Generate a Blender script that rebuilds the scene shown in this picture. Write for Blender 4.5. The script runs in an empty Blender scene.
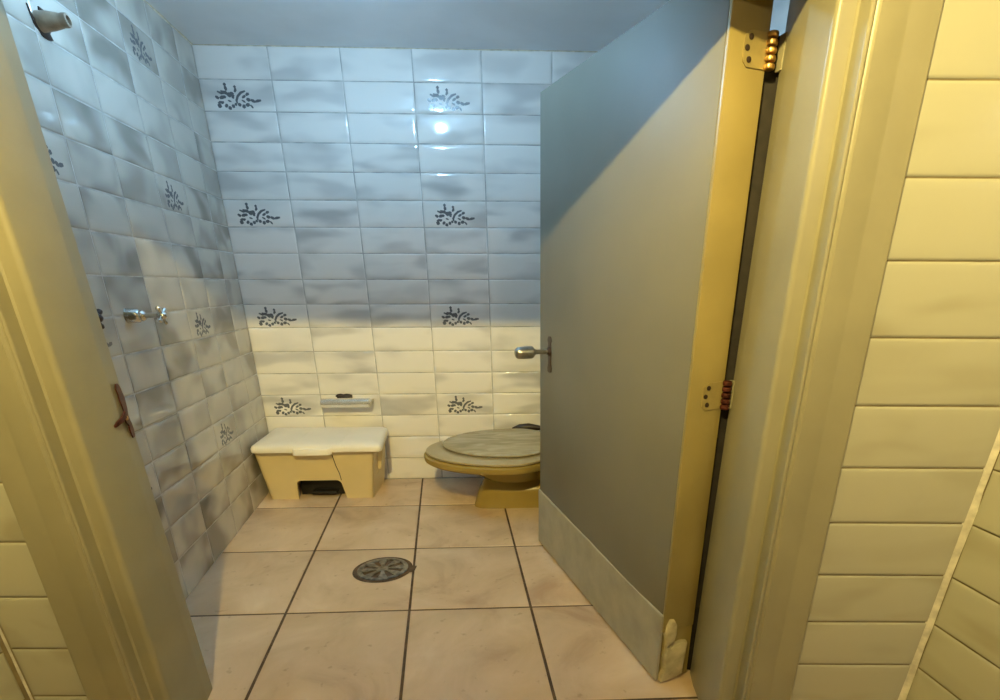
import bpy, bmesh, math, random
from mathutils import Vector, Matrix

random.seed(7)
V = Vector
scene = bpy.context.scene
COL = scene.collection
PI = math.pi

# ------------------------------------------------------------------ materials
def new_mat(name):
    m = bpy.data.materials.new(name); m.use_nodes = True
    nt = m.node_tree
    b = nt.nodes['Principled BSDF']
    return m, nt, b

def nd(nt, kind, **kw):
    n = nt.nodes.new(kind)
    for k, v in kw.items():
        if k in n.inputs.keys() if hasattr(n.inputs, 'keys') else False:
            n.inputs[k].default_value = v
        else:
            setattr(n, k, v)
    return n

def ramp(nt, stops):
    n = nt.nodes.new('ShaderNodeValToRGB')
    e = n.color_ramp.elements
    e[0].position, e[0].color = stops[0][0], (*stops[0][1], 1)
    e[1].position, e[1].color = stops[-1][0], (*stops[-1][1], 1)
    for p, c in stops[1:-1]:
        k = e.new(p); k.color = (*c, 1)
    return n

def plain(name, color, rough=0.5, metal=0.0, mottle=0.0, scale=8.0, bump=0.0, spec=0.5, coat=0.0):
    """one paint / plastic / metal, with slight procedural unevenness"""
    m, nt, b = new_mat(name)
    b.inputs['Roughness'].default_value = rough
    b.inputs['Metallic'].default_value = metal
    b.inputs['Specular IOR Level'].default_value = spec
    b.inputs['Coat Weight'].default_value = coat
    tc = nt.nodes.new('ShaderNodeTexCoord')
    n = nt.nodes.new('ShaderNodeTexNoise'); n.inputs['Scale'].default_value = scale; n.inputs['Detail'].default_value = 5
    nt.links.new(tc.outputs['Object'], n.inputs['Vector'])
    lo = tuple(max(0, c * (1 - mottle)) for c in color); hi = tuple(min(1, c * (1 + mottle * .6)) for c in color)
    r = ramp(nt, [(0.35, lo), (0.65, hi)])
    nt.links.new(n.outputs['Fac'], r.inputs['Fac'])
    nt.links.new(r.outputs['Color'], b.inputs['Base Color'])
    if bump:
        bp = nt.nodes.new('ShaderNodeBump'); bp.inputs['Strength'].default_value = bump; bp.inputs['Distance'].default_value = 0.002
        n2 = nt.nodes.new('ShaderNodeTexNoise'); n2.inputs['Scale'].default_value = scale * 6; n2.inputs['Detail'].default_value = 4
        nt.links.new(tc.outputs['Object'], n2.inputs['Vector'])
        nt.links.new(n2.outputs['Fac'], bp.inputs['Height']); nt.links.new(bp.outputs['Normal'], b.inputs['Normal'])
    return m

def smoky_tile(name, light, smoke, su=1.3, sv=2.2, amount=1.0, rough=0.12, lo=0.43, hi=0.72):
    """glazed tile with a smoky printed cloud, different on every tile (seeded per tile)"""
    m, nt, b = new_mat(name)
    L = nt.links.new
    b.inputs['Roughness'].default_value = rough
    uv = nt.nodes.new('ShaderNodeUVMap'); uv.uv_map = 'tile'
    at = nt.nodes.new('ShaderNodeAttribute'); at.attribute_name = 'seed'
    mp = nt.nodes.new('ShaderNodeVectorMath'); mp.operation = 'MULTIPLY'; mp.inputs[1].default_value = (su, sv, 1)
    L(uv.outputs['UV'], mp.inputs[0])
    sc = nt.nodes.new('ShaderNodeVectorMath'); sc.operation = 'SCALE'; sc.inputs['Scale'].default_value = 37.0
    L(at.outputs['Vector'], sc.inputs[0])
    ad = nt.nodes.new('ShaderNodeVectorMath'); ad.operation = 'ADD'
    L(mp.outputs['Vector'], ad.inputs[0]); L(sc.outputs['Vector'], ad.inputs[1])
    n = nt.nodes.new('ShaderNodeTexNoise'); n.inputs['Scale'].default_value = 1.0; n.inputs['Detail'].default_value = 1.6
    n.inputs['Roughness'].default_value = 0.45; n.inputs['Distortion'].default_value = 0.25
    L(ad.outputs['Vector'], n.inputs['Vector'])
    mr = nt.nodes.new('ShaderNodeMapRange'); mr.interpolation_type = 'SMOOTHSTEP'
    mr.inputs['From Min'].default_value = lo; mr.inputs['From Max'].default_value = hi
    L(n.outputs['Fac'], mr.inputs['Value'])
    sep = nt.nodes.new('ShaderNodeSeparateColor'); L(at.outputs['Color'], sep.inputs['Color'])
    am = nt.nodes.new('ShaderNodeMapRange'); am.inputs['To Min'].default_value = 0.35 * amount; am.inputs['To Max'].default_value = amount
    L(sep.outputs['Blue'], am.inputs['Value'])
    mu = nt.nodes.new('ShaderNodeMath'); mu.operation = 'MULTIPLY'
    L(mr.outputs['Result'], mu.inputs[0]); L(am.outputs['Result'], mu.inputs[1])
    mx = nt.nodes.new('ShaderNodeMix'); mx.data_type = 'RGBA'
    mx.inputs['A'].default_value = (*light, 1); mx.inputs['B'].default_value = (*smoke, 1)
    L(mu.outputs['Value'], mx.inputs['Factor']); L(mx.outputs['Result'], b.inputs['Base Color'])
    return m

def floor_tile_mat():
    m, nt, b = new_mat('beige_floor_tile')
    L = nt.links.new
    b.inputs['Roughness'].default_value = 0.36
    tc = nt.nodes.new('ShaderNodeTexCoord')
    at = nt.nodes.new('ShaderNodeAttribute'); at.attribute_name = 'seed'
    sc = nt.nodes.new('ShaderNodeVectorMath'); sc.operation = 'SCALE'; sc.inputs['Scale'].default_value = 31.0
    L(at.outputs['Vector'], sc.inputs[0])
    ad = nt.nodes.new('ShaderNodeVectorMath'); ad.operation = 'ADD'
    L(tc.outputs['Object'], ad.inputs[0]); L(sc.outputs['Vector'], ad.inputs[1])
    n = nt.nodes.new('ShaderNodeTexNoise'); n.inputs['Scale'].default_value = 3.4; n.inputs['Detail'].default_value = 7
    n.inputs['Roughness'].default_value = 0.58; n.inputs['Distortion'].default_value = 0.7
    L(ad.outputs['Vector'], n.inputs['Vector'])
    r = ramp(nt, [(0.30, (0.46, 0.305, 0.18)), (0.45, (0.60, 0.435, 0.27)), (0.60, (0.67, 0.50, 0.33)), (0.75, (0.74, 0.58, 0.41))])
    L(n.outputs['Fac'], r.inputs['Fac'])
    v = nt.nodes.new('ShaderNodeTexNoise'); v.inputs['Scale'].default_value = 26; v.inputs['Detail'].default_value = 2
    L(ad.outputs['Vector'], v.inputs['Vector'])
    r2 = ramp(nt, [(0.24, (0.45, 0.36, 0.28)), (0.33, (1, 1, 1))])
    L(v.outputs['Fac'], r2.inputs['Fac'])
    mx = nt.nodes.new('ShaderNodeMix'); mx.data_type = 'RGBA'; mx.blend_type = 'MULTIPLY'; mx.inputs['Factor'].default_value = 0.4
    L(r.outputs['Color'], mx.inputs['A']); L(r2.outputs['Color'], mx.inputs['B'])
    L(mx.outputs['Result'], b.inputs['Base Color'])
    return m

def lid_marble():
    m, nt, b = new_mat('marbled_plastic')
    L = nt.links.new
    b.inputs['Roughness'].default_value = 0.25
    tc = nt.nodes.new('ShaderNodeTexCoord')
    mp = nt.nodes.new('ShaderNodeMapping'); mp.inputs['Rotation'].default_value = (0, 0, 0.5); mp.inputs['Scale'].default_value = (3.0, 11.0, 1)
    L(tc.outputs['Object'], mp.inputs['Vector'])
    n = nt.nodes.new('ShaderNodeTexNoise'); n.inputs['Scale'].default_value = 1.4; n.inputs['Detail'].default_value = 4; n.inputs['Distortion'].default_value = 1.3
    L(mp.outputs['Vector'], n.inputs['Vector'])
    r = ramp(nt, [(0.36, (0.29, 0.245, 0.14)), (0.5, (0.35, 0.295, 0.18)), (0.64, (0.42, 0.37, 0.25))])
    L(n.outputs['Fac'], r.inputs['Fac']); L(r.outputs['Color'], b.inputs['Base Color'])
    return m

def emitter(name, color, strength):
    m, nt, b = new_mat(name)
    b.inputs['Base Color'].default_value = (*color, 1)
    b.inputs['Emission Color'].default_value = (*color, 1)
    b.inputs['Emission Strength'].default_value = strength
    return m

M = {}
M['tile_back'] = smoky_tile('smoky_wall_tile', (0.80, 0.77, 0.73), (0.35, 0.34, 0.335), 1.15, 1.35, 0.80, rough=0.07)
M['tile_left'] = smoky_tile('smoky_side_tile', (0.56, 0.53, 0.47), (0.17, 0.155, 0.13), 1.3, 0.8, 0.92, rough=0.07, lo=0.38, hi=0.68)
M['tile_hall'] = smoky_tile('cream_wall_tile', (0.43, 0.415, 0.32), (0.27, 0.24, 0.15), 1.3, 1.5, 0.55, rough=0.2, lo=0.5, hi=0.75)
M['print'] = plain('dark_flower_ink', (0.12, 0.125, 0.135), 0.2)
M['grout'] = plain('grey_grout', (0.48, 0.465, 0.44), 0.8, mottle=0.3, scale=14)
M['grout_hall'] = plain('tan_grout', (0.24, 0.19, 0.10), 0.8, mottle=0.3, scale=14)
M['grout_white'] = plain('white_grout', (0.62, 0.58, 0.46), 0.8, mottle=0.25, scale=30, bump=0.6)
M['grout_floor'] = plain('brown_grout', (0.115, 0.07, 0.038), 0.85, mottle=0.4, scale=20)
M['floor'] = floor_tile_mat()
M['plaster'] = plain('painted_plaster', (0.76, 0.86, 0.95), 0.55, mottle=0.05, scale=3, bump=0.15)
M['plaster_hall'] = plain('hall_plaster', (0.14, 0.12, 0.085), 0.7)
M['door'] = plain('grey_door_paint', (0.185, 0.175, 0.14), 0.50, mottle=0.06, scale=2.5, spec=0.3)
M['door_edge'] = plain('yellowed_edge_paint', (0.30, 0.235, 0.085), 0.35, mottle=0.12, scale=4)
M['frame'] = plain('khaki_frame_paint', (0.29, 0.265, 0.175), 0.38, mottle=0.08, scale=5, bump=0.1)
M['kick'] = plain('pale_laminate', (0.36, 0.34, 0.265), 0.4, mottle=0.16, scale=9)
M['chip'] = plain('chipped_plaster', (0.48, 0.42, 0.25), 0.7, mottle=0.25, scale=22, bump=0.5)
M['brass'] = plain('worn_brass', (0.62, 0.38, 0.14), 0.33, 1.0, mottle=0.4, scale=40)
M['rust'] = plain('rusty_brass', (0.10, 0.026, 0.016), 0.45, 0.6, mottle=0.5, scale=50)
M['paintmetal'] = plain('painted_hinge', (0.32, 0.25, 0.095), 0.35, 0.2, mottle=0.15, scale=30)
M['dark_bronze'] = plain('dark_bronze', (0.045, 0.026, 0.018), 0.4, 0.3, mottle=0.3, scale=40)
M['gap_shade'] = plain('painted_gap_shade', (0.018, 0.013, 0.010), 0.8, mottle=0.4, scale=30)  # near-black colour standing in for shade between door and jamb
M['satin'] = plain('satin_chrome', (0.86, 0.84, 0.80), 0.26, 0.85, mottle=0.05, scale=30)
M['grate'] = plain('tarnished_metal', (0.27, 0.245, 0.20), 0.35, 0.9, mottle=0.5, scale=45)
M['chrome'] = plain('chrome', (0.72, 0.71, 0.69), 0.12, 1.0, mottle=0.06, scale=30)
M['dull_chrome'] = plain('dull_chrome', (0.50, 0.48, 0.43), 0.28, 1.0, mottle=0.2, scale=40)
M['pipe'] = plain('stained_pipe', (0.34, 0.27, 0.20), 0.4, 0.1, mottle=0.3, scale=30)
M['black'] = plain('rubber_and_shade_black', (0.012, 0.011, 0.010), 0.5)
M['brownblack'] = plain('dark_bracket', (0.025, 0.014, 0.010), 0.4, mottle=0.3, scale=60)
M['bin'] = plain('cream_plastic', (0.70, 0.57, 0.31), 0.38, mottle=0.04, scale=6)
M['bin_lid'] = plain('ivory_plastic', (0.87, 0.82, 0.72), 0.34, mottle=0.04, scale=6)
M['china'] = plain('mustard_china', (0.32, 0.225, 0.055), 0.15, mottle=0.06, scale=5)
M['seat'] = plain('tan_seat_plastic', (0.40, 0.325, 0.185), 0.3, mottle=0.05, scale=6)
M['lid'] = lid_marble()
M['bulb_cool'] = emitter('cool_bulb', (0.40, 0.71, 1.0), 760)
M['bulb_warm'] = emitter('warm_bulb', (1.0, 0.80, 0.28), 10200)
M['bulb_white'] = emitter('white_bulb', (1.0, 0.88, 0.68), 600)
M['socket'] = plain('white_socket_dish_and_glint', (0.8, 0.8, 0.78), 0.4)

# ------------------------------------------------------------------ mesh helpers
def link(name, bm, mats, parent=None, smooth=35, recalc=True):
    """link a bmesh as ONE mesh object"""
    if recalc:
        bmesh.ops.recalc_face_normals(bm, faces=bm.faces)
    me = bpy.data.meshes.new(name); bm.to_mesh(me); bm.free()
    if not isinstance(mats, (list, tuple)): mats = [mats]
    for m in mats: me.materials.append(m)
    if smooth:
        me.polygons.foreach_set('use_smooth', [True] * len(me.polygons))
        me.set_sharp_from_angle(angle=math.radians(smooth))
    o = bpy.data.objects.new(name, me); COL.objects.link(o)
    if parent is not None:
        o.parent = parent
        o.matrix_parent_inverse = parent.matrix_world.inverted()
    return o

def empty(name, loc, rotz=0.0):
    o = bpy.data.objects.new(name, None); o.empty_display_size = 0.05
    o.location = loc; o.rotation_euler = (0, 0, rotz); COL.objects.link(o)
    bpy.context.view_layer.update()
    return o

def thing(o, label, cat, group=None):
    o['label'] = label; o['category'] = cat
    if group: o['group'] = group
    return o

def structure(o, label=None):
    o['kind'] = 'structure'
    if label: o['label'] = label
    return o

def box(bm, p0, p1, bevel=0.0, seg=2, mat=0):
    x0, y0, z0 = p0; x1, y1, z1 = p1
    return hexa(bm, [V((x0, y0, z0)), V((x1, y0, z0)), V((x1, y1, z0)), V((x0, y1, z0)),
                     V((x0, y0, z1)), V((x1, y0, z1)), V((x1, y1, z1)), V((x0, y1, z1))], bevel, seg, mat)

def hexa(bm, c, bevel=0.0, seg=2, mat=0):
    """solid from 8 corners: 4 bottom, 4 top"""
    vs = [bm.verts.new(p) for p in c]
    fs = [bm.faces.new([vs[i] for i in q]) for q in ((3, 2, 1, 0), (4, 5, 6, 7), (0, 1, 5, 4), (1, 2, 6, 5), (2, 3, 7, 6), (3, 0, 4, 7))]
    for f in fs: f.material_index = mat
    if bevel:
        es = list({e for f in fs for e in f.edges})
        bmesh.ops.bevel(bm, geom=es, offset=bevel, segments=seg, profile=0.5, affect='EDGES')
    return fs

def frame_axes(axis):
    a = V(axis).normalized()
    u = a.cross(V((0, 0, 1)))
    if u.length < 1e-3: u = V((1, 0, 0))
    u.normalize(); w = a.cross(u).normalized()
    return a, u, w

def lathe(bm, base, axis, prof, seg=28, mat=0, cap0=True, cap1=True):
    """prof: list of (distance along axis, radius)"""
    a, u, w = frame_axes(axis); base = V(base); rings = []
    for d, r in prof:
        rings.append([bm.verts.new(base + a * d + (u * math.cos(2 * PI * k / seg) + w * math.sin(2 * PI * k / seg)) * r) for k in range(seg)])
    for i in range(len(rings) - 1):
        for k in range(seg):
            f = bm.faces.new((rings[i][k], rings[i][(k + 1) % seg], rings[i + 1][(k + 1) % seg], rings[i + 1][k])); f.material_index = mat
    if cap0: bm.faces.new(rings[0][::-1]).material_index = mat
    if cap1: bm.faces.new(rings[-1]).material_index = mat

def tube(bm, pts, r, seg=12, mat=0):
    pts = [V(p) for p in pts]; rings = []
    for i, p in enumerate(pts):
        t = (pts[min(i + 1, len(pts) - 1)] - pts[max(i - 1, 0)]).normalized()
        a, u, w = frame_axes(t)
        rr = r[i] if isinstance(r, (list, tuple)) else r
        rings.append([bm.verts.new(p + (u * math.cos(2 * PI * k / seg) + w * math.sin(2 * PI * k / seg)) * rr) for k in range(seg)])
    for i in range(len(rings) - 1):
        for k in range(seg):
            bm.faces.new((rings[i][k], rings[i][(k + 1) % seg], rings[i + 1][(k + 1) % seg], rings[i + 1][k])).material_index = mat
    bm.faces.new(rings[0][::-1]).material_index = mat; bm.faces.new(rings[-1]).material_index = mat

def loft(bm, rings, mat=0, cap0=True, cap1=True):
    vr = [[bm.verts.new(p) for p in r] for r in rings]; n = len(vr[0])
    for i in range(len(vr) - 1):
        for k in range(n):
            bm.faces.new((vr[i][k], vr[i][(k + 1) % n], vr[i + 1][(k + 1) % n], vr[i + 1][k])).material_index = mat
    if cap0: bm.faces.new(vr[0][::-1]).material_index = mat
    if cap1: bm.faces.new(vr[-1]).material_index = mat
    return vr

def prism_xy(bm, polys, mat=0):
    """polys: list of closed XY-profiles with z, same vertex count (a leaning extrusion)"""
    loft(bm, [[V((x, y, z)) for x, y in poly] for z, poly in polys], mat)

# ------------------------------------------------------------------ glazed tiles
PRINT = [  # strokes of the printed flower sprig: (points, width), drawn on a 1000 x 571 sheet
    ([(312, 150), (330, 140), (348, 152)], 34), ([(330, 160), (336, 195), (342, 225)], 30), ([(452, 178), (470, 165), (486, 180)], 24),
    ([(474, 185), (474, 215), (455, 245)], 26), ([(205, 236), (262, 262), (300, 262)], 22), ([(255, 228), (290, 240), (325, 240)], 18),
    ([(168, 302), (195, 322), (218, 336)], 28), ([(228, 330), (262, 318), (312, 306)], 32), ([(296, 240), (322, 252), (345, 268)], 34),
    ([(340, 262), (368, 284), (392, 310)], 36), ([(360, 262), (402, 280), (442, 306)], 36), ([(392, 248), (420, 258), (442, 272)], 20),
    ([(318, 300), (304, 312), (292, 328)], 26), ([(402, 312), (420, 318), (438, 328)], 20),
    ([(612, 226), (545, 250), (492, 300), (464, 360), (470, 402)], 22), ([(662, 262), (635, 268), (612, 286)], 28), ([(606, 288), (582, 304), (552, 322)], 24),
    ([(612, 332), (640, 348), (668, 350)], 34), ([(672, 346), (705, 362), (732, 376)], 30), ([(728, 374), (772, 360), (822, 352)], 26),
    ([(190, 402), (222, 386), (280, 384)], 24), ([(182, 446), (208, 436), (236, 428)], 38), ([(196, 412), (190, 428), (184, 440)], 20), ([(240, 406), (258, 396), (272, 396)], 16),
    ([(290, 418), (306, 432), (322, 448)], 38), ([(330, 452), (352, 466), (376, 470)], 36), ([(384, 446), (404, 436), (428, 438)], 34), ([(432, 424), (446, 412), (462, 406)], 28),
    ([(478, 404), (500, 416), (522, 428)], 32), ([(536, 432), (560, 440), (584, 440)], 38), ([(590, 428), (618, 416), (648, 410)], 34), ([(655, 415), (675, 440), (690, 462)], 18),
    ([(340, 358), (362, 366), (388, 376)], 16), ([(540, 352), (565, 366), (590, 386)], 16), ([(560, 380), (575, 372), (586, 362)], 12)]

def tile(bm, lay, c, n, gap=0.0032, prof=None, tilt=(0, 0), mat=0, sprig=False, dmat=1, flip=False):
    """one pillowed tile: c = corners (lower left, lower right, upper right, upper left), n = outward normal"""
    prof = prof or ((0.0, 0.0), (0.0022, 0.0022), (0.007, 0.0032), (0.022, 0.0037))
    uvl, sd = lay
    p00, p10, p11, p01 = c
    W = (p10 - p00).length; H = (p01 - p00).length
    seed = (random.random(), random.random(), random.random(), 1)
    def axis(Ln):
        a = [(gap / 2 + d) / Ln for d, h in prof if gap / 2 + d < Ln * .45]
        return a + [0.5] + [1 - x for x in a[::-1]]
    def h1(t, Ln):
        d = min(t, 1 - t) * Ln - gap / 2
        for (d0, h0), (d1, h1_) in zip(prof, prof[1:]):
            if d <= d1: return h0 + (h1_ - h0) * max(0, (d - d0)) / (d1 - d0)
        return prof[-1][1] + min(0.0006, (d - prof[-1][0]) * 0.01)
    def P(u, v, lift=0):
        q = p00 * (1 - u) * (1 - v) + p10 * u * (1 - v) + p11 * u * v + p01 * (1 - u) * v
        h = min(h1(u, W), h1(v, H)) + tilt[0] * (u - .5) * W + tilt[1] * (v - .5) * H
        return q + n * (h + lift)
    us, vs = axis(W), axis(H)
    grid = []
    for v in vs:
        row = []
        for u in us:
            x = bm.verts.new(P(u, v)); x[sd] = seed; row.append(x)
        grid.append(row)
    for j in range(len(vs) - 1):
        for i in range(len(us) - 1):
            f = bm.faces.new((grid[j][i], grid[j][i + 1], grid[j + 1][i + 1], grid[j + 1][i]))
            f.material_index = mat
            for lp, (a, b) in zip(f.loops, ((i, j), (i + 1, j), (i + 1, j + 1), (i, j + 1))):
                lp[uvl].uv = (us[a], vs[b])
    if sprig:
        for pts, w in PRINT:
            # drawing -> tile coordinates (x spans .97 of the tile over the drawing, y spans .80)
            q = [(0.03 + 0.95 * x / 1000.0, 1 - (y - 70) / 440.0) for x, y in pts]
            left, right = [], []
            for i, (u, v) in enumerate(q):
                a = q[max(i - 1, 0)]; b = q[min(i + 1, len(q) - 1)]
                tx, ty = (b[0] - a[0]) * W, (b[1] - a[1]) * H; L_ = math.hypot(tx, ty)
                ww = w * 0.00028 * (0.6 if i in (0, len(q) - 1) else 1.0)
                ox, oy = -ty / L_ * ww / W, tx / L_ * ww / H
                left.append(bm.verts.new(P(min(max(u + ox, .03), .97), min(max(v + oy, .05), .95), 0.0005)))
                right.append(bm.verts.new(P(min(max(u - ox, .03), .97), min(max(v - oy, .05), .95), 0.0005)))
            for i in range(len(q) - 1):
                bm.faces.new((right[i], right[i + 1], left[i + 1], left[i])).material_index = dmat

def tiled_bm():
    bm = bmesh.new()
    return bm, (bm.loops.layers.uv.new('tile'), bm.verts.layers.float_color.new('seed'))

def quad(bm, pts, mat=0):
    f = bm.faces.new([bm.verts.new(p) for p in pts]); f.material_index = mat
    return f

# ================================================================== THE ROOM
# world: x to the right, y into the bathroom, z up, metres; the photographer stands at the origin in the corridor
YB = 3.465                      # back wall
TH = math.radians(9.4)          # the plan is slightly skewed: side walls are not square to the back wall
DL = V((math.sin(TH), -math.cos(TH), 0)); NL = V((math.cos(TH), math.sin(TH), 0))
ZC = 2.433
ROWZ = [2.433, 2.278, 2.128, 1.981, 1.836, 1.692, 1.549, 1.408, 1.262, 1.121, 0.984, 0.840, 0.705, 0.570, 0.433, 0.290, 0.145, 0.0]
COLX = [(-1.713, -0.0260), (-1.356, -0.0154), (-0.991, -0.0115), (-0.642, -0.0006), (-0.289, 0.0051), (0.086, 0.007), (0.45, 0.0), (0.735, 0.0)]

def cx(k, z): return COLX[k][0] + COLX[k][1] * z

# ---- back wall
bm, lay = tiled_bm()
sprigs_back = {(0, 1), (3, 1), (0, 5), (3, 5), (0, 9), (3, 9), (0, 13), (3, 13)}
for j in range(len(ROWZ) - 1):
    zt, zb = ROWZ[j], ROWZ[j + 1]
    for k in range(len(COLX) - 1):
        c = [V((cx(k, zb), YB, zb)), V((cx(k + 1, zb), YB, zb)), V((cx(k + 1, zt), YB, zt)), V((cx(k, zt), YB, zt))]
        t = (random.uniform(-.004, .004), random.uniform(-.006, .006))
        if (k, j) == (3, 2): t = (0.004, 0.004)
        tile(bm, lay, c, V((0, -1, 0)), tilt=t, sprig=(k, j) in sprigs_back)
quad(bm, [V((-1.80, YB - .0012, 0)), V((0.76, YB - .0012, 0)), V((0.76, YB - .0012, ZC)), V((-1.80, YB - .0012, ZC))], 2)
box(bm, (-1.95, YB + .002, -.02), (0.9, YB + .12, ZC + .1), mat=2)
structure(link('wall_back', bm, [M['tile_back'], M['print'], M['grout']], recalc=False), 'back wall of smoky glazed tiles with printed flower sprigs')

# ---- left wall (runs from the back corner towards the doorway)
SCOL = [0.0, 0.228, 0.507, 0.79, 1.105, 1.39, 1.68, 1.985]
def lw(s, z, off=0.0):
    return V((cx(0, z), YB, z)) + DL * s + NL * off
bm, lay = tiled_bm()
sprigs_left = {(2, 1), (2, 5), (2, 9), (2, 13), (5, 5), (5, 9), (5, 13), (5, 1)}
for j in range(len(ROWZ) - 1):
    for k in range(len(SCOL) - 1):
        s0, s1 = SCOL[k], SCOL[k + 1]
        def zz(z, s): return z if z > 2.4 or z < 0.01 else z + 0.021 * s
        # seen from the room the back corner is on the right
        c = [lw(s1, zz(ROWZ[j + 1], s1)), lw(s0, zz(ROWZ[j + 1], s0)), lw(s0, zz(ROWZ[j], s0)), lw(s1, zz(ROWZ[j], s1))]
        tile(bm, lay, c, NL, tilt=(random.uniform(-.006, .006), random.uniform(-.006, .006)), sprig=(k, j) in sprigs_left)
quad(bm, [lw(2.0, 0, .0012), lw(0, 0, .0012), lw(0, ZC, .0012), lw(2.0, ZC, .0012)], 2)
hexa(bm, [lw(2.1, -.02, -.12), lw(2.1, -.02, -.002), lw(-.05, -.02, -.002), lw(-.05, -.02, -.12),
          lw(2.1, ZC + .1, -.12), lw(2.1, ZC + .1, -.002), lw(-.05, ZC + .1, -.002), lw(-.05, ZC + .1, -.12)], mat=2)
wall_left = structure(link('wall_left', bm, [M['tile_left'], M['print'], M['grout']], recalc=False), 'left wall of smoky glazed tiles under the shower pipe')

# ---- right wall of the bathroom, behind the open door
R0, R1 = V((1.06, 1.50, 0)), V((0.74, YB, 0))
dr = (R1 - R0).normalized(); nr = V((-dr.y, dr.x, 0)); Lr = (R1 - R0).length
bm, lay = tiled_bm()
for j in range(len(ROWZ) - 1):
    for k in range(6):
        a, b = R0 + dr * Lr * k / 6, R0 + dr * Lr * (k + 1) / 6
        # seen from the room the back corner is on the left
        c = [b + V((0, 0, ROWZ[j + 1])), a + V((0, 0, ROWZ[j + 1])), a + V((0, 0, ROWZ[j])), b + V((0, 0, ROWZ[j]))]
        tile(bm, lay, c, nr)
quad(bm, [R1 + nr * .0012, R0 + nr * .0012, R0 + nr * .0012 + V((0, 0, ZC)), R1 + nr * .0012 + V((0, 0, ZC))], 2)
hexa(bm, [R0 - nr * .12, R0 - nr * .002, R1 - nr * .002, R1 - nr * .12] + [p + V((0, 0, ZC + .1)) for p in (R0 - nr * .12, R0 - nr * .002, R1 - nr * .002, R1 - nr * .12)], mat=2)
structure(link('wall_right', bm, [M['tile_back'], M['print'], M['grout']], recalc=False), 'tiled right wall hidden behind the open door')

# ---- floor: square tiles whose joints follow the skewed side wall
bm, lay = tiled_bm()
TF = math.radians(9.0); df = V((math.tan(TF), -1, 0))
FX = [-1.263 + 0.4915 * k for k in range(-3, 7)]; FY = [3.465, 3.013, 2.4785, 1.9497, 1.42, 0.89, 0.36, -0.17, -0.70, -1.23, -1.76, -2.3]
def fp(x, y): return V((x, YB, 0)) + df * (YB - y)
fprof = ((0.0, -0.004), (0.002, -0.001), (0.006, 0.0))
for i in range(len(FX) - 1):
    for j in range(len(FY) - 1):
        y1, y0 = FY[j], FY[j + 1]
        c = [fp(FX[i], y0), fp(FX[i + 1], y0), fp(FX[i + 1], y1), fp(FX[i], y1)]
        tile(bm, lay, c, V((0, 0, 1)), gap=0.009, prof=fprof, tilt=(random.uniform(-.0015, .0015), random.uniform(-.0015, .0015)))
quad(bm, [V((-3, -2.4, -.003)), V((3.2, -2.4, -.003)), V((3.2, 3.7, -.003)), V((-3, 3.7, -.003))], 1)
box(bm, (-3, -2.6, -.10), (3.2, 3.7, -.006), mat=1)
structure(link('floor', bm, [M['floor'], M['grout_floor']], recalc=False), 'beige mottled floor tiles with dark brown joints')

# ---- ceilings
bm = bmesh.new(); box(bm, (-2.0, 1.40, ZC), (1.3, 3.6, ZC + .1))
structure(link('ceiling', bm, M['plaster'], smooth=0), 'plain painted bathroom ceiling')
bm = bmesh.new(); box(bm, (-2.8, -2.56, 2.95), (2.8, 1.45, 3.05))
structure(link('ceiling_corridor', bm, M['plaster_hall'], smooth=0))

# ---- front wall with the doorway, tiled on the corridor side
def xr(z): return 0.500 + 0.053 * z          # right jamb reveal (the old frame leans outwards)
def xl(z): return -1.065 - 0.053 * z         # left jamb reveal
YRW, YLW, YIN = 1.232, 1.315, 1.50
CAS = 0.186
HEAD = 1.924
def rc(z): return 0.995 + 0.118 * z          # corridor corner, right
def lc(z): return -1.424 - 0.080 * z         # corridor corner, left
bm, lay = tiled_bm()
ZR = [2.95, 2.79, 2.62, 2.42, 2.22, 2.03, 1.845, 1.665, 1.489, 1.325, 1.160, 1.002, 0.847, 0.700, 0.551, 0.409, 0.272, 0.135, 0.0]
nF = V((0.045, -1, 0)).normalized()
def fy(x): return YRW - 0.0455 * (x - 0.70)
def hp(x, z): return V((x, fy(x), z))
for j in range(len(ZR) - 1):
    zt, zb = ZR[j], ZR[j + 1]
    c = [hp(xr(zb) + CAS - .01, zb), hp(rc(zb) - .006, zb - .002), hp(rc(zt) - .006, zt - .002), hp(xr(zt) + CAS - .01, zt)]
    tile(bm, lay, c, nF, gap=.0035, tilt=(0, random.uniform(-.004, .004)))
ZLW = [2.95, 2.76, 2.60, 2.44, 2.28, 2.12, 1.96, 1.80, 1.63, 1.465, 1.30, 1.135, 0.972, 0.809, 0.647, 0.486, 0.325, 0.167, 0.01]
for j in range(len(ZLW) - 1):
    zt, zb = ZLW[j], ZLW[j + 1]
    c = [hp(lc(zb) + .006, zb), hp(xl(zb) - CAS + .01, zb), hp(xl(zt) - CAS + .01, zt), hp(lc(zt) + .006, zt)]
    tile(bm, lay, c, nF, gap=.0035, tilt=(0, random.uniform(-.004, .004)))
for k in range(6):
    for zb, zt in ((2.10, 2.26), (2.26, 2.42), (2.42, 2.62), (2.62, 2.79), (2.79, 2.95)):
        a = -1.30 + (0.75 + 1.30) * k / 6; b = -1.30 + (0.75 + 1.30) * (k + 1) / 6
        tile(bm, lay, [hp(a, zb), hp(b, zb), hp(b, zt), hp(a, zt)], nF, gap=.0035)
def slab(xa, xb, z0, z1):   # solid wall piece between two leaning sides
    hexa(bm, [V((xa(z0), fy(xa(z0)) + .001, z0)), V((xb(z0), fy(xb(z0)) + .001, z0)), V((xb(z0), YIN, z0)), V((xa(z0), YIN, z0)),
              V((xa(z1), fy(xa(z1)) + .001, z1)), V((xb(z1), fy(xb(z1)) + .001, z1)), V((xb(z1), YIN, z1)), V((xa(z1), YIN, z1))], mat=1)
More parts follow.
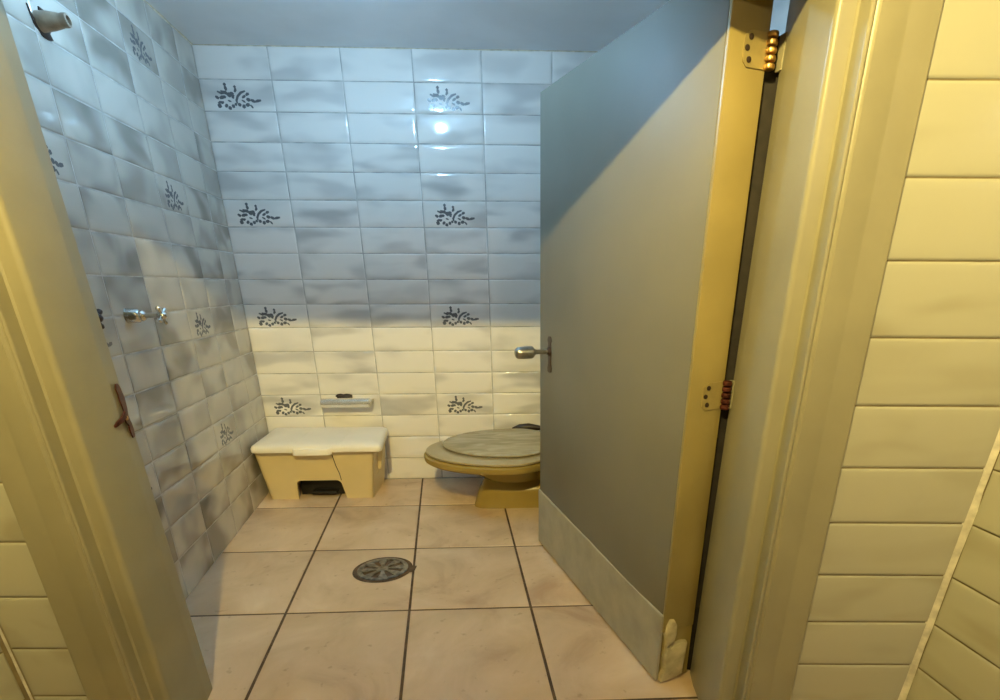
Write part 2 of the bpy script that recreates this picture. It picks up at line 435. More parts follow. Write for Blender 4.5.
slab(lambda z: xr(z) + .06, lambda z: 2.70, 0, 2.0)
slab(lambda z: -2.70, lambda z: xl(z) - .06, 0, 2.0)
slab(lambda z: -2.70, lambda z: 2.70, 2.0, 3.0)
structure(link('wall_front', bm, [M['tile_hall'], M['grout_hall']], recalc=False), 'cream tiled corridor wall on both sides of the door frame')

# ---- corridor side walls (only their first tiles show at the picture's edges)
def side_wall(name, cfun, sgn, rows, label):
    bm, lay = tiled_bm()
    d = V((sgn * 0.21, -0.978, 0)).normalized(); n = V((-sgn * 0.978, -0.21, 0)).normalized()
    def sp(s, z): x = cfun(z); return V((x, fy(x), z)) + d * s
    for j in range(len(rows) - 1):
        zt, zb = rows[j], rows[j + 1]
        for k in range(2):
            s0, s1 = 0.012 + 0.38 * k, 0.012 + 0.38 * (k + 1)
            if sgn > 0: c = [sp(s0, zb), sp(s1, zb), sp(s1, zt), sp(s0, zt)]
            else: c = [sp(s1, zb), sp(s0, zb), sp(s0, zt), sp(s1, zt)]
            tile(bm, lay, c, n, gap=.0035, tilt=(0, random.uniform(-.003, .003)))
    o = -n * .003
    hexa(bm, [sp(-.05, 0) + o, sp(.80, 0) + o, sp(.80, 0) - n * .1, sp(-.05, 0) - n * .1,
              sp(-.05, 3.0) + o, sp(.80, 3.0) + o, sp(.80, 3.0) - n * .1, sp(-.05, 3.0) - n * .1], mat=1)
    return structure(link(name, bm, [M['tile_hall'], M['grout_hall']], recalc=False), label)
side_wall('wall_corridor_right', rc, 1, ZR, 'tiled corridor wall meeting the front wall at the right picture edge')
side_wall('wall_corridor_left', lc, -1, ZLW, 'tiled corridor wall meeting the front wall at the lower left picture edge')
bm = bmesh.new(); box(bm, (-2.75, -2.6, 0), (2.75, -2.5, 2.96))
structure(link('wall_corridor_end', bm, M['plaster_hall'], smooth=0))
for sx, nm in ((-2.75, 'wall_corridor_far_left'), (2.65, 'wall_corridor_far_right')):
    bm = bmesh.new(); box(bm, (sx, -2.55, 0), (sx + .1, 1.45, 2.96))
    structure(link(nm, bm, M['plaster_hall'], smooth=0))

# white caulk line in the two corridor corners and along the bathroom ceiling
def ragged(bm, a, b, n1, n2, w, count=40):
    """uneven bead of filler between a and b"""
    pts = [a.lerp(b, i / count) for i in range(count + 1)]
    rings = []
    for p in pts:
        k = w * random.uniform(.75, 1.2)
        rings.append([p + n1 * k, p + (n1 + n2) * k * .36, p + n2 * k, p - (n1 + n2) * .004])
    loft(bm, rings)
for nm, cf, sgn in (('trim_1', rc, 1), ('trim_2', lc, -1)):
    bm = bmesh.new()
    a = V((cf(0), fy(cf(0)), 0.0)); b = V((cf(2.95), fy(cf(2.95)), 2.95))
    ragged(bm, a, b, V((-sgn, 0, 0)), V((sgn * .21, -.978, 0)), 0.012 if sgn > 0 else 0.004, 60)
    structure(link(nm, bm, M['grout_white']), 'white filler in the %s corridor corner' % ('right' if sgn > 0 else 'left'))
bm = bmesh.new(); ragged(bm, lw(0, ZC), lw(1.98, ZC), NL, V((0, 0, -1)), 0.010, 40)
structure(link('trim_3', bm, M['grout_white']), 'white filler along the ceiling over the left wall')
bm = bmesh.new(); ragged(bm, V((-1.775, YB, ZC)), V((0.735, YB, ZC)), V((0, -1, 0)), V((0, 0, -1)), 0.008, 40)
structure(link('trim_4', bm, M['grout_white']), 'white filler along the ceiling over the back wall')

# ---- door frame (jambs, head, strike plate)
def arc(cx_, cy_, r, a0, a1, n=5):
    return [(cx_ + r * math.cos(math.radians(a0 + (a1 - a0) * i / n)), cy_ + r * math.sin(math.radians(a0 + (a1 - a0) * i / n))) for i in range(n + 1)]
def profile(yf, yc, yw, ch):
    """right-hand jamb section; x = 0 on the reveal, growing into the wall"""
    p = [(ch, 1.532), (ch * .25, 1.485), (0.0, 1.470)]
    p += arc(0.013, yf + 0.013, 0.013, 180, 270)                 # rounded stop edge
    p += [(0.040, yf), (0.044, yf - 0.004)]
    p += [(0.044, yc + 0.010)] + arc(0.049, yc + 0.006, 0.005, 180, 300, 4)   # thin bead
    p += [(0.056, yc + 0.006), (0.060, yc + 0.004), (0.063, yc)]
    p += [(0.114, yc), (0.118, yc + 0.0015), (0.122, yc + 0.001), (0.178, yc + 0.002)]
    p += arc(0.179, yc + 0.009, 0.007, 270, 360, 3) + [(0.186, yw + 0.006), (0.075, yw + 0.02), (0.075, 1.532)]
    return p
frame = empty('door_frame', (xr(0), 1.35, 0))
structure(frame, 'khaki painted wooden door frame leaning slightly outwards')
PR = profile(1.262, 1.212, YRW, .006); PL = profile(1.335, 1.295, YLW, .016)
ZT = 2.12
bm = bmesh.new(); prism_xy(bm, [(z, [(xr(z) + x, y) for x, y in PR]) for z in (0.0, 0.7, 1.4, ZT)])
link('jamb', bm, M['frame'], frame, 28)
bm = bmesh.new(); prism_xy(bm, [(z, [(xl(z) - x, y) for x, y in PL]) for z in (0.0, 0.7, 1.4, ZT)])
link('jamb', bm, M['frame'], frame, 28)
bm = bmesh.new()     # head: same section turned over the opening, its ends butting into the jambs
loft(bm, [[V((xl(HEAD + x) - .03 if x < .08 else xl(HEAD + x) - .03, y, HEAD + x)) for x, y in PL],
          [V((xr(HEAD + x) + .03, y, HEAD + x)) for x, y in PR]])
link('head', bm, M['frame'], frame, 28)

# added near-black strip painting shade into the hinge-side gap
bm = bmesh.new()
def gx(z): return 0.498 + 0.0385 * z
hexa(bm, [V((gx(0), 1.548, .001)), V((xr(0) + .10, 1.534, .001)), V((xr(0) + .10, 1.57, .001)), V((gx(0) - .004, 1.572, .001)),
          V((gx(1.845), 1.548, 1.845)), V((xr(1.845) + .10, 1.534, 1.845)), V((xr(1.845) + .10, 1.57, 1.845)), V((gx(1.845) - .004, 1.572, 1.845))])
g_ = link('gap_shade_strip', bm, M['gap_shade'], frame, 30); g_['label'] = 'added dark strip standing for shade in the gap at the hinges'

# strike plate let into the left jamb, torn and rusty, with a bent tongue
bm = bmesh.new()
def ljp(d, z, off=0.002):    # on the rear chamfer (d grows to the rear)
    return V((xl(z) - 0.016 * max(0, d) / .047 + off, 1.485 + d, z))
zs = [0.868, 0.885, 0.905, 0.915, 0.93, 0.945, 0.96, 0.975, 0.99, 1.005, 1.018]
lo = [.020, .016, .018, .008, .000, .014, .012, .008, .010, .006, .014]
hi = [.034, .040, .038, .034, .030, .038, .040, .042, .038, .034, .026]
rings = [[ljp(a, z, .001), ljp(a, z, .005), ljp(b, z, .005), ljp(b, z, .001)] for a, b, z in zip(lo, hi, zs)]
loft(bm, rings)
sp_ = link('strike_plate', bm, M['rust'], frame); sp_['label'] = 'rusty torn strike plate'
bm = bmesh.new()
loft(bm, [[ljp(a, z0, .003), ljp(a, z0, .008), ljp(a, z0 + h, .008), ljp(a, z0 + h, .003)] for a, z0, h in ((.012, .928, .016), (-.010, .920, .013), (-.030, .915, .010), (-.040, .913, .005))])
link('strike_tongue', bm, M['rust'], sp_)
bm = bmesh.new(); lathe(bm, ljp(.012, .926, .004), (1, 0, 0), [(0, .007), (.003, .006), (.004, .003)], 12); link('strike_screw', bm, M['brass'], sp_)

# ================================================================== THE OPEN DOOR
A0, A1 = V((0.3847, 1.4818, 0.012)), V((0.4605, 1.4818, 1.980))     # hinge side, bottom / top
B0, B1 = V((0.0015, 2.5069, 0.012)), V((0.0266, 2.5069, 1.980))     # free side
DN = V((0.9367, 0.3502, 0)); DU = V((-0.3502, 0.9367, 0)); T = 0.115
def dp(s, z, off=0.0):
    """point on the visible door face: s from the hinge (0) to the free edge (1), off towards the viewer"""
    t = (z - 0.012) / (1.980 - 0.012)
    return (A0.lerp(A1, t)).lerp(B0.lerp(B1, t), s) - DN * off
def ep(t, z, off=0.0):
    """point on the hinge edge of the door: t across the thickness"""
    k = (z - 0.012) / (1.980 - 0.012)
    return A0.lerp(A1, k) + DN * t - DU * off
door = empty('door_1', (0.44, 1.50, 0))
structure(door, 'grey painted door standing open into the bathroom')
bm = bmesh.new()
hexa(bm, [dp(0.012, .012), dp(1, .012), dp(1, .012, -T), dp(0.012, .012, -T), dp(0.012, 1.98), dp(1, 1.98), dp(1, 1.98, -T), dp(0.012, 1.98, -T)], bevel=.003)
link('door_leaf', bm, M['door'], door)
bm = bmesh.new()
hexa(bm, [ep(-.001, .20), ep(T, .20), ep(T, .20, -.012), ep(-.001, .20, -.012), ep(-.001, 1.98), ep(T, 1.98), ep(T, 1.98, -.012), ep(-.001, 1.98, -.012)], bevel=.002)
hexa(bm, [ep(.005, .012, -.004), ep(T, .012, -.004), ep(T, .012, -.012), ep(.005, .012, -.012), ep(.005, .20, -.004), ep(T, .20, -.004), ep(T, .20, -.012), ep(.005, .20, -.012)])
e = link('edge_strip', bm, M['door_edge'], door); e['label'] = 'yellowed hinge edge of the door'
# kick plate on the face, with its ragged end
bm = bmesh.new()
N = 24
front, back = [], []
for i in range(N + 1):
    s = 1.0 - i / N * 0.995
    top = 0.291 + (0.26 - 0.291) * (1 - s) + random.uniform(-.0015, .0015)
    front.append((dp(s, .014, .007), dp(s, top - .004, .007), dp(s, top, .004))); back.append((dp(s, .014, -.001), dp(s, top, -.001)))
loft(bm, [[f[0], f[1], f[2], b[1], b[0]] for f, b in zip(front, back)])
k_ = link('kick_plate', bm, M['kick'], door); k_['label'] = 'pale laminate kick plate along the bottom of the door'
# broken filler at the hinge corner of the kick plate
def lump(outline, depth):
    bm = bmesh.new()
    c = V((sum(p[0] for p in outline), sum(p[1] for p in outline))) / len(outline) if False else (sum(p[0] for p in outline) / len(outline), sum(p[1] for p in outline) / len(outline))
    rings = []
    for sc, off in ((1.0, -.006), (1.0, depth * .6), (.86, depth), (.45, depth * 1.1)):
        rings.append([ep(c[0] + (x - c[0]) * sc + random.uniform(-.001, .001), c[1] + (z - c[1]) * sc + random.uniform(-.002, .002), off) for x, z in outline])
    loft(bm, rings)
    return bm
link('broken_filler', lump([(.004, .014), (.03, .012), (.06, .016), (.086, .020), (.088, .06), (.092, .10), (.094, .145), (.07, .152), (.045, .150), (.030, .140), (.012, .148), (.006, .10), (.010, .06), (.002, .035)], .014), M['chip'], door)
link('broken_filler', lump([(.010, .145), (.030, .150), (.040, .165), (.046, .190), (.044, .222), (.034, .244), (.018, .247), (.008, .225), (.004, .190), (.012, .170)], .012), M['chip'], door)

# hinges
def hinge(z0, z1, leaf_mat, pin_mat, label):
    h = link('hinge', leaf_bm(z0, z1), leaf_mat, door); h['label'] = label
    bm = bmesh.new()
    n = 5; step = (z1 - z0 + .006) / n
    for i in range(n):
        za = z0 - .003 + step * i
        kc = ep(T + .004, za, .008)
        lathe(bm, kc, (0.038, 0, 1), [(0.001, .008), (.003, .0125), (step * .5, .0138), (step - .003, .0125), (step - .001, .008)], 16)
    link('hinge_knuckle', bm, pin_mat, h)
    for k in range(3):
        bm = bmesh.new()
        lathe(bm, ep(T - .055 - .008 * (k == 1), z0 + (z1 - z0) * (.2 + .3 * k), .0035), -DU, [(0, .007), (.0015, .0065), (.0022, .003)], 12)
        link('screw', bm, M['dark_bronze'], h)
    bm = bmesh.new()     # the leaf screwed to the jamb
    hexa(bm, [V((xr(z0) + .002, 1.515, z0)), V((xr(z0) + .006, 1.515, z0)), V((xr(z0) + .010, 1.535, z0)), V((xr(z0) - .004, 1.535, z0)),
              V((xr(z1) + .002, 1.515, z1)), V((xr(z1) + .006, 1.515, z1)), V((xr(z1) + .010, 1.535, z1)), V((xr(z1) - .004, 1.535, z1))])
    link('jamb_leaf', bm, M['frame'], h)
def leaf_bm(z0, z1):
    bm = bmesh.new()
    out = [(T + .004, z0), (T - .060, z0), (T - .072, z0 + .012), (T - .072, z1 - .014), (T - .056, z1 - .002), (T + .004, z1)]
    loft(bm, [[ep(x, z, -.001) for x, z in out], [ep(x, z, .003) for x, z in out]])
    return bm
hinge(1.765, 1.842, M['paintmetal'], M['brass'], 'upper brass hinge, partly painted over')
hinge(0.928, 1.008, M['paintmetal'], M['rust'], 'middle hinge with a rusty red knuckle')

# knob and its plate
sk = (2.395 - 1.4818) / (2.5069 - 1.4818)
bm = bmesh.new()
out = []
for z, w in ((.885, .010), (.890, .018), (.905, .020), (.925, .013), (.96, .016), (.985, .016), (1.01, .013), (1.022, .020), (1.034, .016), (1.040, .008)):
    out.append((z, w))
ds = 1 / 1.094
rings = [[dp(sk - w * ds, z, .0), dp(sk - w * ds, z, .006), dp(sk + w * ds, z, .006), dp(sk + w * ds, z, .0)] for z, w in out]
loft(bm, rings)
lathe(bm, dp(sk, .977, .004), -DN, [(0, .022), (.006, .021), (.010, .014), (.014, .012)], 20)
pl = link('knob_plate', bm, M['dark_bronze'], door); pl['label'] = 'dark bronze plate behind the door knob'
bm = bmesh.new()
lathe(bm, dp(sk, .977, .010), -DN, [(0, .0095), (.05, .0095), (.062, .012), (.068, .020), (.074, .0255), (.085, .0268), (.125, .0262), (.140, .0245), (.148, .019), (.151, .011)], 28)
link('door_knob', bm, M['dull_chrome'], pl)
for s_, z_, r_ in (((2.222 - 1.4818) / 1.0251, 1.396, .0065), ((2.02 - 1.4818) / 1.0251, 1.457, .004)):
    P_ = dp(s_, z_)
    bm = bmesh.new(); lathe(bm, P_, -DN, [(-.001, r_), (.001, r_), (.003, r_ * .5)], 14)  # small white dots added as painted glints on the door face
    t_ = link('glint_dot', bm, M['socket'], door)

# ================================================================== TOILET
def oval(cx_, cy_, rxl, rxr, ry, z, n=56, p=2.0, tilt=0.0):
    """egg-shaped ring: rounded tip at -x, blunter at +x"""
    out = []
    for i in range(n):
        a = 2 * PI * i / n; c, s = math.cos(a), math.sin(a)
        e = 2.0 / p
        x = (rxr if c > 0 else rxl) * math.copysign(abs(c) ** e, c); y = ry * math.copysign(abs(s) ** e, s)
        out.append(V((cx_ + x, cy_ + y, z + tilt * y)))
    return out
toilet = empty('toilet', (-0.15, 3.04, 0))
thing(toilet, 'mustard tan toilet with marbled lid closed, half hidden behind the open door', 'toilet')
CY = 3.035
bm = bmesh.new()
loft(bm, [oval(-.12, 3.06, .260, .34, .118, 0.000, p=5), oval(-.12, 3.06, .258, .34, .116, 0.012, p=5), oval(-.12, 3.06, .235, .33, .105, 0.085, p=4.5),
          oval(-.12, 3.058, .225, .30, .098, 0.108, p=4), oval(-.12, 3.07, .200, .29, .070, 0.150, p=3.2), oval(-.13, 3.065, .225, .28, .085, 0.190, p=2.6),
          oval(-.15, 3.05, .31, .27, .165, 0.235), oval(-.15, CY, .43, .26, .255, 0.268), oval(-.15, CY, .488, .25, .302, 0.280),
          oval(-.15, CY, .502, .25, .313, 0.290), oval(-.15, CY, .505, .25, .316, 0.305), oval(-.15, CY, .503, .25, .314, 0.318), oval(-.15, CY, .495, .245, .306, 0.324),
          oval(-.15, CY, .40, .21, .24, 0.324), oval(-.15, CY, .36, .18, .20, 0.28), oval(-.12, CY, .2, .12, .12, 0.17)])
link('bowl', bm, M['china'], toilet, 40)
def annulus(bm, outer, inner):
    a = loft(bm, outer, cap0=False, cap1=False); b = loft(bm, inner, cap0=False, cap1=False)
    n = len(a[0])
    for k in range(n):
        bm.faces.new((a[-1][k], a[-1][(k + 1) % n], b[-1][(k + 1) % n], b[-1][k]))
        bm.faces.new((a[0][k], b[0][k], b[0][(k + 1) % n], a[0][(k + 1) % n]))
bm = bmesh.new()
annulus(bm, [oval(-.15, CY, .482, .24, .298, 0.3275), oval(-.15, CY, .491, .25, .306, 0.333), oval(-.15, CY, .491, .25, .306, 0.341), oval(-.15, CY, .482, .24, .298, 0.346)],
        [oval(-.15, CY, .27, .18, .15, 0.3275), oval(-.15, CY, .262, .17, .142, 0.333), oval(-.15, CY, .262, .17, .142, 0.341), oval(-.15, CY, .27, .18, .15, 0.346)])
link('seat', bm, M['seat'], toilet, 40)
LC = 3.085
bm = bmesh.new()
loft(bm, [oval(-.14, LC, .407, .23, .262, 0.3505), oval(-.14, LC, .415, .23, .270, 0.356), oval(-.14, LC, .415, .23, .270, 0.362), oval(-.14, LC, .407, .225, .262, 0.368),
          oval(-.14, LC, .36, .20, .23, 0.372), oval(-.14, LC, .2, .15, .13, 0.376), oval(-.14, LC, .05, .05, .04, 0.377)])
link('lid', bm, M['lid'], toilet, 40)
bm = bmesh.new()
for yy in (2.96, 3.13):
    bm = bmesh.new(); lathe(bm, (.100, yy, .340), (0, 1, 0), [(0, .012), (.06, .012)], 14)
    link('lid_hinge', bm, M['seat'], toilet)
bm = bmesh.new()
def rrect(x0, x1, y0, y1, z, r=.03, n=5):
    out = []
    for cx_, cy_, a0 in ((x1 - r, y1 - r, 0), (x0 + r, y1 - r, 90), (x0 + r, y0 + r, 180), (x1 - r, y0 + r, 270)):
        for i in range(n + 1):
            a = math.radians(a0 + 90 * i / n); out.append(V((cx_ + r * math.cos(a), cy_ + r * math.sin(a), z)))
    return out
loft(bm, [rrect(.14, .31, 2.86, 3.27, .22), rrect(.13, .335, 2.84, 3.29, .26), rrect(.125, .345, 2.82, 3.32, .66)])
link('tank', bm, M['china'], toilet, 40)
bm = bmesh.new()
loft(bm, [rrect(.115, .352, 2.805, 3.335, .664), rrect(.11, .355, 2.80, 3.34, .675), rrect(.11, .355, 2.80, 3.34, .69), rrect(.125, .34, 2.82, 3.32, .70)])
link('tank_lid', bm, M['china'], toilet, 40)

# dark hose along the wall behind the toilet
bm = bmesh.new()
tube(bm, [(-.165, 3.444, .338), (-.12, 3.440, .346), (-.06, 3.440, .350), (0.02, 3.440, .343), (.10, 3.440, .335), (.20, 3.44, .33), (.32, 3.44, .30)], [.010, .024, .025, .014, .013, .013, .013], 14)
o = link('water_hose', bm, M['brownblack'], None, 50)
thing(o, 'dark hose on the back wall just behind the toilet lid', 'hose')

# ================================================================== STEP BIN
bin_ = empty('step_bin', (-1.30, 3.25, 0))
thing(bin_, 'cream plastic step bin with ivory lid in the back left corner', 'bin')
bm = bmesh.new()
ZB = 0.320
def lerp(a, b, t): return a + (b - a) * t
def bf(u, z, depth):
    """bin body surface: u 0..1 across, depth 0 front .. 1 back"""
    t = z / ZB
    xl_ = lerp(lerp(-1.605, -1.638, t), lerp(-1.60, -1.675, t), depth); xr_ = lerp(lerp(-1.004, -.957, t), lerp(-1.005, -.975, t), depth)
    y = lerp(lerp(3.140, 3.092, t), lerp(3.395, 3.425, t), depth)
    return V((lerp(xl_, xr_, u), y, z))
def x_to_u(x, z):
    a = bf(0, z, 0).x; b = bf(1, z, 0).x
    return (x - a) / (b - a)
# front panel with the pedal arch, as a thick plate
ar = [(-1.448, .0), (-1.440, .095)] + [(-1.440 + .030 - .030 * math.cos(math.radians(a)), .095 + .030 * math.sin(math.radians(a))) for a in (20, 45, 70, 90)]
ar += [(-1.205 + .030 * math.sin(math.radians(a)), .095 + .030 * math.cos(math.radians(a))) for a in (0, 20, 45, 70)] + [(-1.175, .095), (-1.160, .0)]
outline = [(0, 0.0)] + [(x_to_u(x, z), z) for x, z in ar] + [(1, 0.0), (1, ZB), (0, ZB)]
fr = [bm.verts.new(bf(u, z, 0)) for u, z in outline]; bk = [bm.verts.new(bf(u, z, 0) + V((0, .012, 0))) for u, z in outline]
bm.faces.new(fr); bm.faces.new(bk[::-1])
for i in range(len(fr)):
    j = (i + 1) % len(fr); bm.faces.new((fr[i], bk[i], bk[j], fr[j]))
def plate(pts, inward):
    a = [bm.verts.new(p) for p in pts]; b = [bm.verts.new(p + inward) for p in pts]
    bm.faces.new(a); bm.faces.new(b[::-1])
    for i in range(4):
        j = (i + 1) % 4; bm.faces.new((a[i], b[i], b[j], a[j]))
plate([bf(0, 0, 0), bf(0, ZB, 0), bf(0, ZB, 1), bf(0, 0, 1)], V((.010, 0, 0)))
plate([bf(1, 0, 0), bf(1, 0, 1), bf(1, ZB, 1), bf(1, ZB, 0)], V((-.010, 0, 0)))
plate([bf(0, 0, 1), bf(0, ZB, 1), bf(1, ZB, 1), bf(1, 0, 1)], V((0, -.010, 0)))
plate([bf(0, .13, .02), bf(1, .13, .02), bf(1, .13, .98), bf(0, .13, .98)], V((0, 0, .008)))
# right-hand carrying rib under the lid
hexa(bm, [bf(1, .16, .35), bf(1, .16, .55), bf(1, .16, .55) + V((.02, 0, 0)), bf(1, .16, .35) + V((.02, 0, 0)),
          bf(1, .30, .35), bf(1, .30, .55), bf(1, .30, .55) + V((.03, 0, 0)), bf(1, .30, .35) + V((.03, 0, 0))])
link('body', bm, M['bin'], bin_, 25)
bm = bmesh.new()    # lid: overhanging, rounded, slightly domed, three shallow panels
def lidring(grow, z0, n=6, r=.03):
    c = [V((-1.640 - grow, 3.048 - grow, 0)), V((-.900 + grow, 3.048 - grow, 0)), V((-.957 + grow, 3.438 + grow * .3, 0)), V((-1.672 - grow, 3.438 + grow * .3, 0))]
    out = []
    for i in range(4):
        p, a, b = c[i], c[i - 1], c[(i + 1) % 4]
        u = (a - p).normalized(); w = (b - p).normalized()
        for k in range(n + 1):
            t = k / n
            q = (p + u * r) * (1 - t) ** 2 + p * 2 * t * (1 - t) + (p + w * r) * t ** 2
            out.append(V((q.x, q.y, z0)))
    return out
loft(bm, [lidring(-.012, .321), lidring(-.002, .322), lidring(0, .328), lidring(0, .346), lidring(-.006, .358), lidring(-.020, .366), lidring(-.10, .371)])
lid_ = link('lid', bm, M['bin_lid'], bin_, 40)
bm = bmesh.new()    # grip tab in the middle of the front lip
c0 = [(-1.402, 3.050), (-1.182, 3.050), (-1.192, 3.032), (-1.210, 3.026), (-1.374, 3.026), (-1.392, 3.032)]
loft(bm, [[V((x, y, .312)) for x, y in c0], [V((x, y, .317)) for x, y in c0], [V((x, y, .340)) for x, y in c0], [V((x, y + .006, .347)) for x, y in c0]])
link('grip_tab', bm, M['bin_lid'], lid_, 40)
bm = bmesh.new()
for xa, xb in ((-1.40, -1.415), (-1.14, -1.17)):
    bm = bmesh.new()
    tube(bm, [(xa, 3.10, .3705), ((xa + xb) / 2, 3.23, .3715), (xb, 3.38, .3705)], .0022, 6)
    link('lid_rib', bm, M['bin_lid'], lid_)
bm = bmesh.new()
box(bm, (-1.375, 3.158, .022), (-1.225, 3.215, .040), .006)
box(bm, (-1.455, 3.205, .002), (-1.155, 3.36, .126), .004)  # black box added to paint the shade inside the arch
p_ = link('pedal', bm, M['black'], bin_); p_['label'] = 'black foot pedal inside the arch, with an added black box for the shade behind it'
bm = bmesh.new()
tube(bm, [bf(x_to_u(-1.200, .29), .29, 0) + V((0, -.001, 0)), bf(x_to_u(-1.190, .22), .22, 0) + V((0, -.001, 0)), bf(x_to_u(-1.178, .17), .17, 0) + V((0, -.001, 0)), bf(x_to_u(-1.174, .125), .125, 0) + V((0, -.001, 0))], .0022, 6)
c_ = link('crack', bm, M['brownblack'], bin_); c_['label'] = 'thin dark crack down the front'

# ================================================================== PAPER HOLDER
ph = empty('toilet_paper_holder', (-1.19, YB, .53))
thing(ph, 'chrome toilet paper holder on the back wall above the bin', 'toilet paper holder')
bm = bmesh.new()
yy, zz_ = 3.385, .534
lathe(bm, (-1.337, yy, zz_), (1, 0, 0), [(0, .012), (.003, .022), (.008, .0285), (.03, .030), (.276, .030), (.298, .0285), (.303, .022), (.306, .012)], 28)
link('roll_cover', bm, M['satin'], ph, 40)
bm = bmesh.new()
lathe(bm, (-1.262, 3.442, .566), (1, 0, 0), [(0, .004), (.012, .013), (.03, .015), (.048, .011), (.066, .015), (.086, .012), (.100, .004)], 14)
box(bm, (-1.245, 3.41, .545), (-1.165, YB - .001, .572), .006)
b_ = link('bracket', bm, M['brownblack'], ph, 40); b_['label'] = 'dark bracket fixing the holder to the wall'
bm = bmesh.new()
for x in (-1.335, -1.045):
    bm = bmesh.new(); box(bm, (x - .004, 3.385, .520), (x + .012, YB - .001, .542), .003)
    link('side_arm', bm, M['dull_chrome'], ph, 40)

# ================================================================== SHOWER PIPE AND TAPS on the left wall
def onleft(s, z, off=0.0): return lw(s, z, off)
s0 = 1.36
base = onleft(s0, 2.052)
bm = bmesh.new()
up = V((0, 0, 1))
# broken hole / flange: an irregular dark plate with a downward point
out = [(x * .0053, -(y - .57 * x) * .0040) for x, y in ((-9, -12), (-6, -3), (-1, 4), (2, -9), (9, -4), (10, 8), (7, 10), (9, 15), (5, 14), (0, 11), (-5, 4), (-8, -4))]
rings = [[base + DL * -x + up * z + NL * o for x, z in out] for o in (.001, .007)]
loft(bm, rings)
sh = empty('shower_arm', base)
thing(sh, 'stained shower pipe stub sticking out near the top of the left wall', 'shower pipe')
fl = link('flange', bm, M['dark_bronze'], sh)
bm = bmesh.new()
lathe(bm, base + NL * .002 + up * -.004, NL + up * .12, [(0, .029), (.035, .026), (.060, .021), (.066, .019), (.072, .0205), (.083, .0195), (.084, .013), (.070, .011)], 24)
link('pipe_stub', bm, M['pipe'], sh, 40)
bm = bmesh.new(); lathe(bm, base + NL * .072 + up * .005, NL + up * .12, [(0, .0118), (.004, .0118)], 18); link('pipe_mouth', bm, M['black'], sh)

def tap(s, z, label, handle):
    b0 = onleft(s, z)
    t = empty('tap', b0); thing(t, label, 'tap', None)
    bm = bmesh.new()
    lathe(bm, b0, NL, [(.002, .026), (.006, .029), (.012, .027), (.042, .025), (.048, .020), (.052, .021), (.060, .018), (.066, .011)], 24)
    link('escutcheon', bm, M['chrome'], t, 40)
    bm = bmesh.new(); lathe(bm, b0 + NL * .062, NL, [(0, .009), (.050, .009)], 14); link('stem', bm, M['dull_chrome'], t, 40)
    bm = bmesh.new()
    hc = b0 + NL * .112
    lathe(bm, hc - NL * .008, NL, [(0, .010), (.004, .015), (.022, .015), (.030, .010), (.034, .004)], 18)
    for k in range(4):
        a = math.radians(45 + 90 * k + 12); d = DL * math.cos(a) + up * math.sin(a)
        lathe(bm, hc + NL * .006, d, [(.008, .0075), (.022, .007), (.028, .0095), (.036, .0085), (.040, .004)], 12)
    link('cross_handle', bm, M[handle], t, 40)
tap(1.300, 1.147, 'chrome cross handled shower tap on the left wall, the one in full view', 'chrome')
tap(1.72, 1.168, 'shower tap mostly hidden behind the left door jamb, only its dark handle showing', 'dark_bronze')

# ================================================================== FLOOR DRAIN
dc = V((-0.722, 2.275, 0.0))
drn = empty('floor_drain', dc)
thing(drn, 'round metal floor drain grate in the bathroom floor', 'floor drain')
bm = bmesh.new()
n = 48
def ring(r, z): return [dc + V((r * 1.06 * math.cos(2 * PI * k / n), r * .92 * math.sin(2 * PI * k / n), z)) for k in range(n)]
loft(bm, [ring(.126, .0022), ring(.124, .0030), ring(.108, .0030), ring(.106, .0016)], cap0=False, cap1=True)
# dirty channel from the drain to the joint on its right
vs = [dc + V((.10, .028, .0026)), dc + V((.10, -.034, .0026)), dc + V((.148, -.030, .0022)), dc + V((.150, .026, .0022))]
quad(bm, vs)
link('dark_surround', bm, M['grout_floor'], drn, 30)
bm = bmesh.new()
loft(bm, [ring(.107, .002), ring(.107, .007), ring(.103, .0085), ring(.090, .0085), ring(.087, .006), ring(.087, .002)], cap0=False, cap1=False)
lathe(bm, dc + V((0, 0, .002)), (0, 0, 1), [(0, .026), (.005, .025), (.0065, .020), (.0065, .004)], 20)
for k in range(8):
    a = 2 * PI * k / 8 + .2; d = V((math.cos(a) * 1.06, math.sin(a) * .92, 0)); w = V((-math.sin(a), math.cos(a), 0))
    q = [(.018, .006), (.050, .010), (.072, .017), (.094, .016)]
    lo_ = [dc + d * r + w * h for r, h in q] + [dc + d * r - w * h for r, h in q[::-1]]
    loft(bm, [[p + V((0, 0, .002)) for p in lo_], [p + V((0, 0, .007)) for p in lo_]])
link('grate', bm, M['grate'], drn, 30)

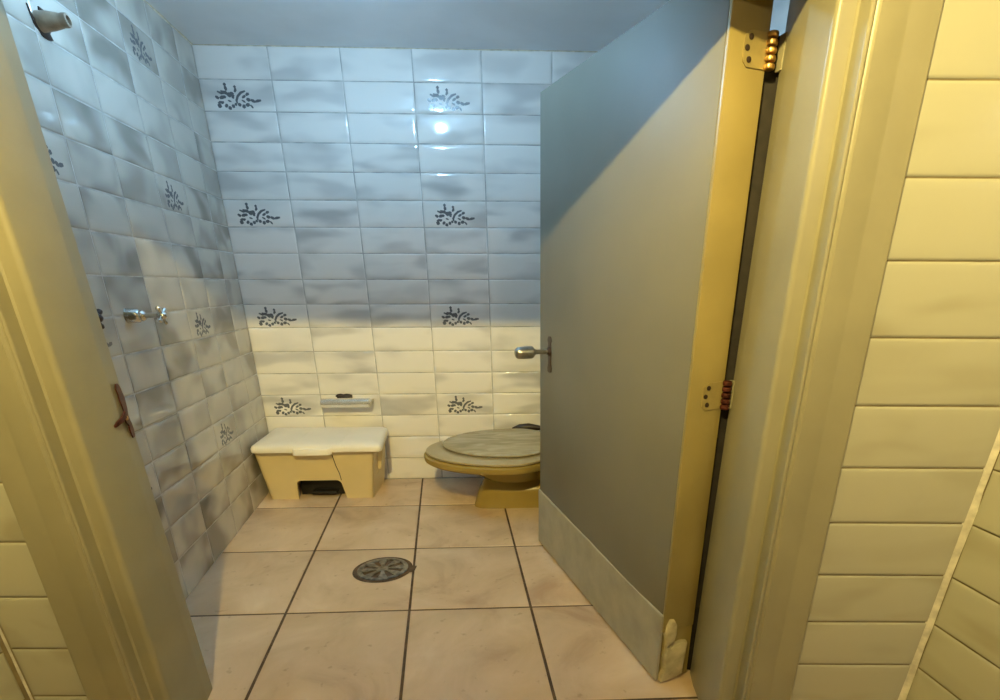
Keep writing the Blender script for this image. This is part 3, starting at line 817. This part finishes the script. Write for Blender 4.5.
# ================================================================== LAMPS (above the picture)
def lamp(loc, zceil, mat, r, label, light_block_dish=None):
    l = empty('ceiling_lamp', (loc[0], loc[1], zceil))
    thing(l, label, 'lamp')
    bm = bmesh.new()
    lathe(bm, (loc[0], loc[1], zceil), (0, 0, -1), [(0.0005, .05), (.012, .048), (.018, .024), (zceil - loc[2] - r * .8, .020)], 24)
    link('socket', bm, M['socket'], l, 40)
    bm = bmesh.new(); bmesh.ops.create_icosphere(bm, subdivisions=3, radius=r, matrix=Matrix.Translation(loc))
    link('bulb', bm, mat, l, 80)
    if light_block_dish:     # opaque pan added to block the bulb's downward light, on three thin rods
        R, d = light_block_dish
        bm = bmesh.new()
        lathe(bm, (loc[0], loc[1], loc[2] - d), (0, 0, 1), [(-.012, .01), (-.010, R * .6), (-.004, R * .9), (.002, R), (.004, R), (-.002, R * .88), (-.008, R * .55), (-.009, .01)], 32)
        dd = link('light_block_dish', bm, M['socket'], l, 40)
        for k in range(3):
            a = 2 * PI * k / 3 + .5
            bm = bmesh.new(); tube(bm, [(loc[0] + R * .97 * math.cos(a), loc[1] + R * .97 * math.sin(a), loc[2] - d), (loc[0] + .049 * math.cos(a), loc[1] + .049 * math.sin(a), zceil - .006)], .0015, 6)
            link('light_block_dish_rod', bm, M['chrome'], dd)
lamp((-.72, 2.20, 2.335), ZC, M['bulb_cool'], .04, 'cool white bulb on the bathroom ceiling, over an added pan blocking its downward light', (.085, .058))
lamp((-.38, -.20, 2.575), 2.95, M['bulb_warm'], .032, 'warm yellow bulb on the corridor ceiling before the doorway, over an added light-blocking pan', (.070, .072))
lamp((1.04, -1.50, 2.345), 2.95, M['bulb_white'], .05, 'soft white bulb at the far end of the corridor ceiling')

# ================================================================== CAMERA, WORLD, VIEW
w = bpy.data.worlds.new('World'); scene.world = w; w.use_nodes = True
w.node_tree.nodes['Background'].inputs['Color'].default_value = (0.02, 0.02, 0.02, 1)
cam = bpy.data.cameras.new('Camera'); co = bpy.data.objects.new('Camera', cam); COL.objects.link(co)
pitch, yaw = math.radians(17.859), math.radians(2.674)
fwd = V((math.sin(yaw) * math.cos(pitch), math.cos(yaw) * math.cos(pitch), -math.sin(pitch)))
right = V((math.cos(yaw), -math.sin(yaw), 0)); upv = right.cross(fwd)
co.matrix_world = Matrix(((right.x, upv.x, -fwd.x, 0), (right.y, upv.y, -fwd.y, 0), (right.z, upv.z, -fwd.z, 1.3), (0, 0, 0, 1)))
cam.sensor_fit = 'HORIZONTAL'; cam.sensor_width = 36.0; cam.lens = 19.8
cam.shift_x = -0.06285; cam.shift_y = 0.100
cam.clip_start = 0.02
scene.camera = co
scene.cycles.blur_glossy = 0.1
vs_ = scene.view_settings
scene.display_settings.display_device = 'sRGB'
vs_.view_transform = 'Standard'; vs_.look = 'None'; vs_.exposure = 0.0; vs_.gamma = 1.0; vs_.use_curve_mapping = False
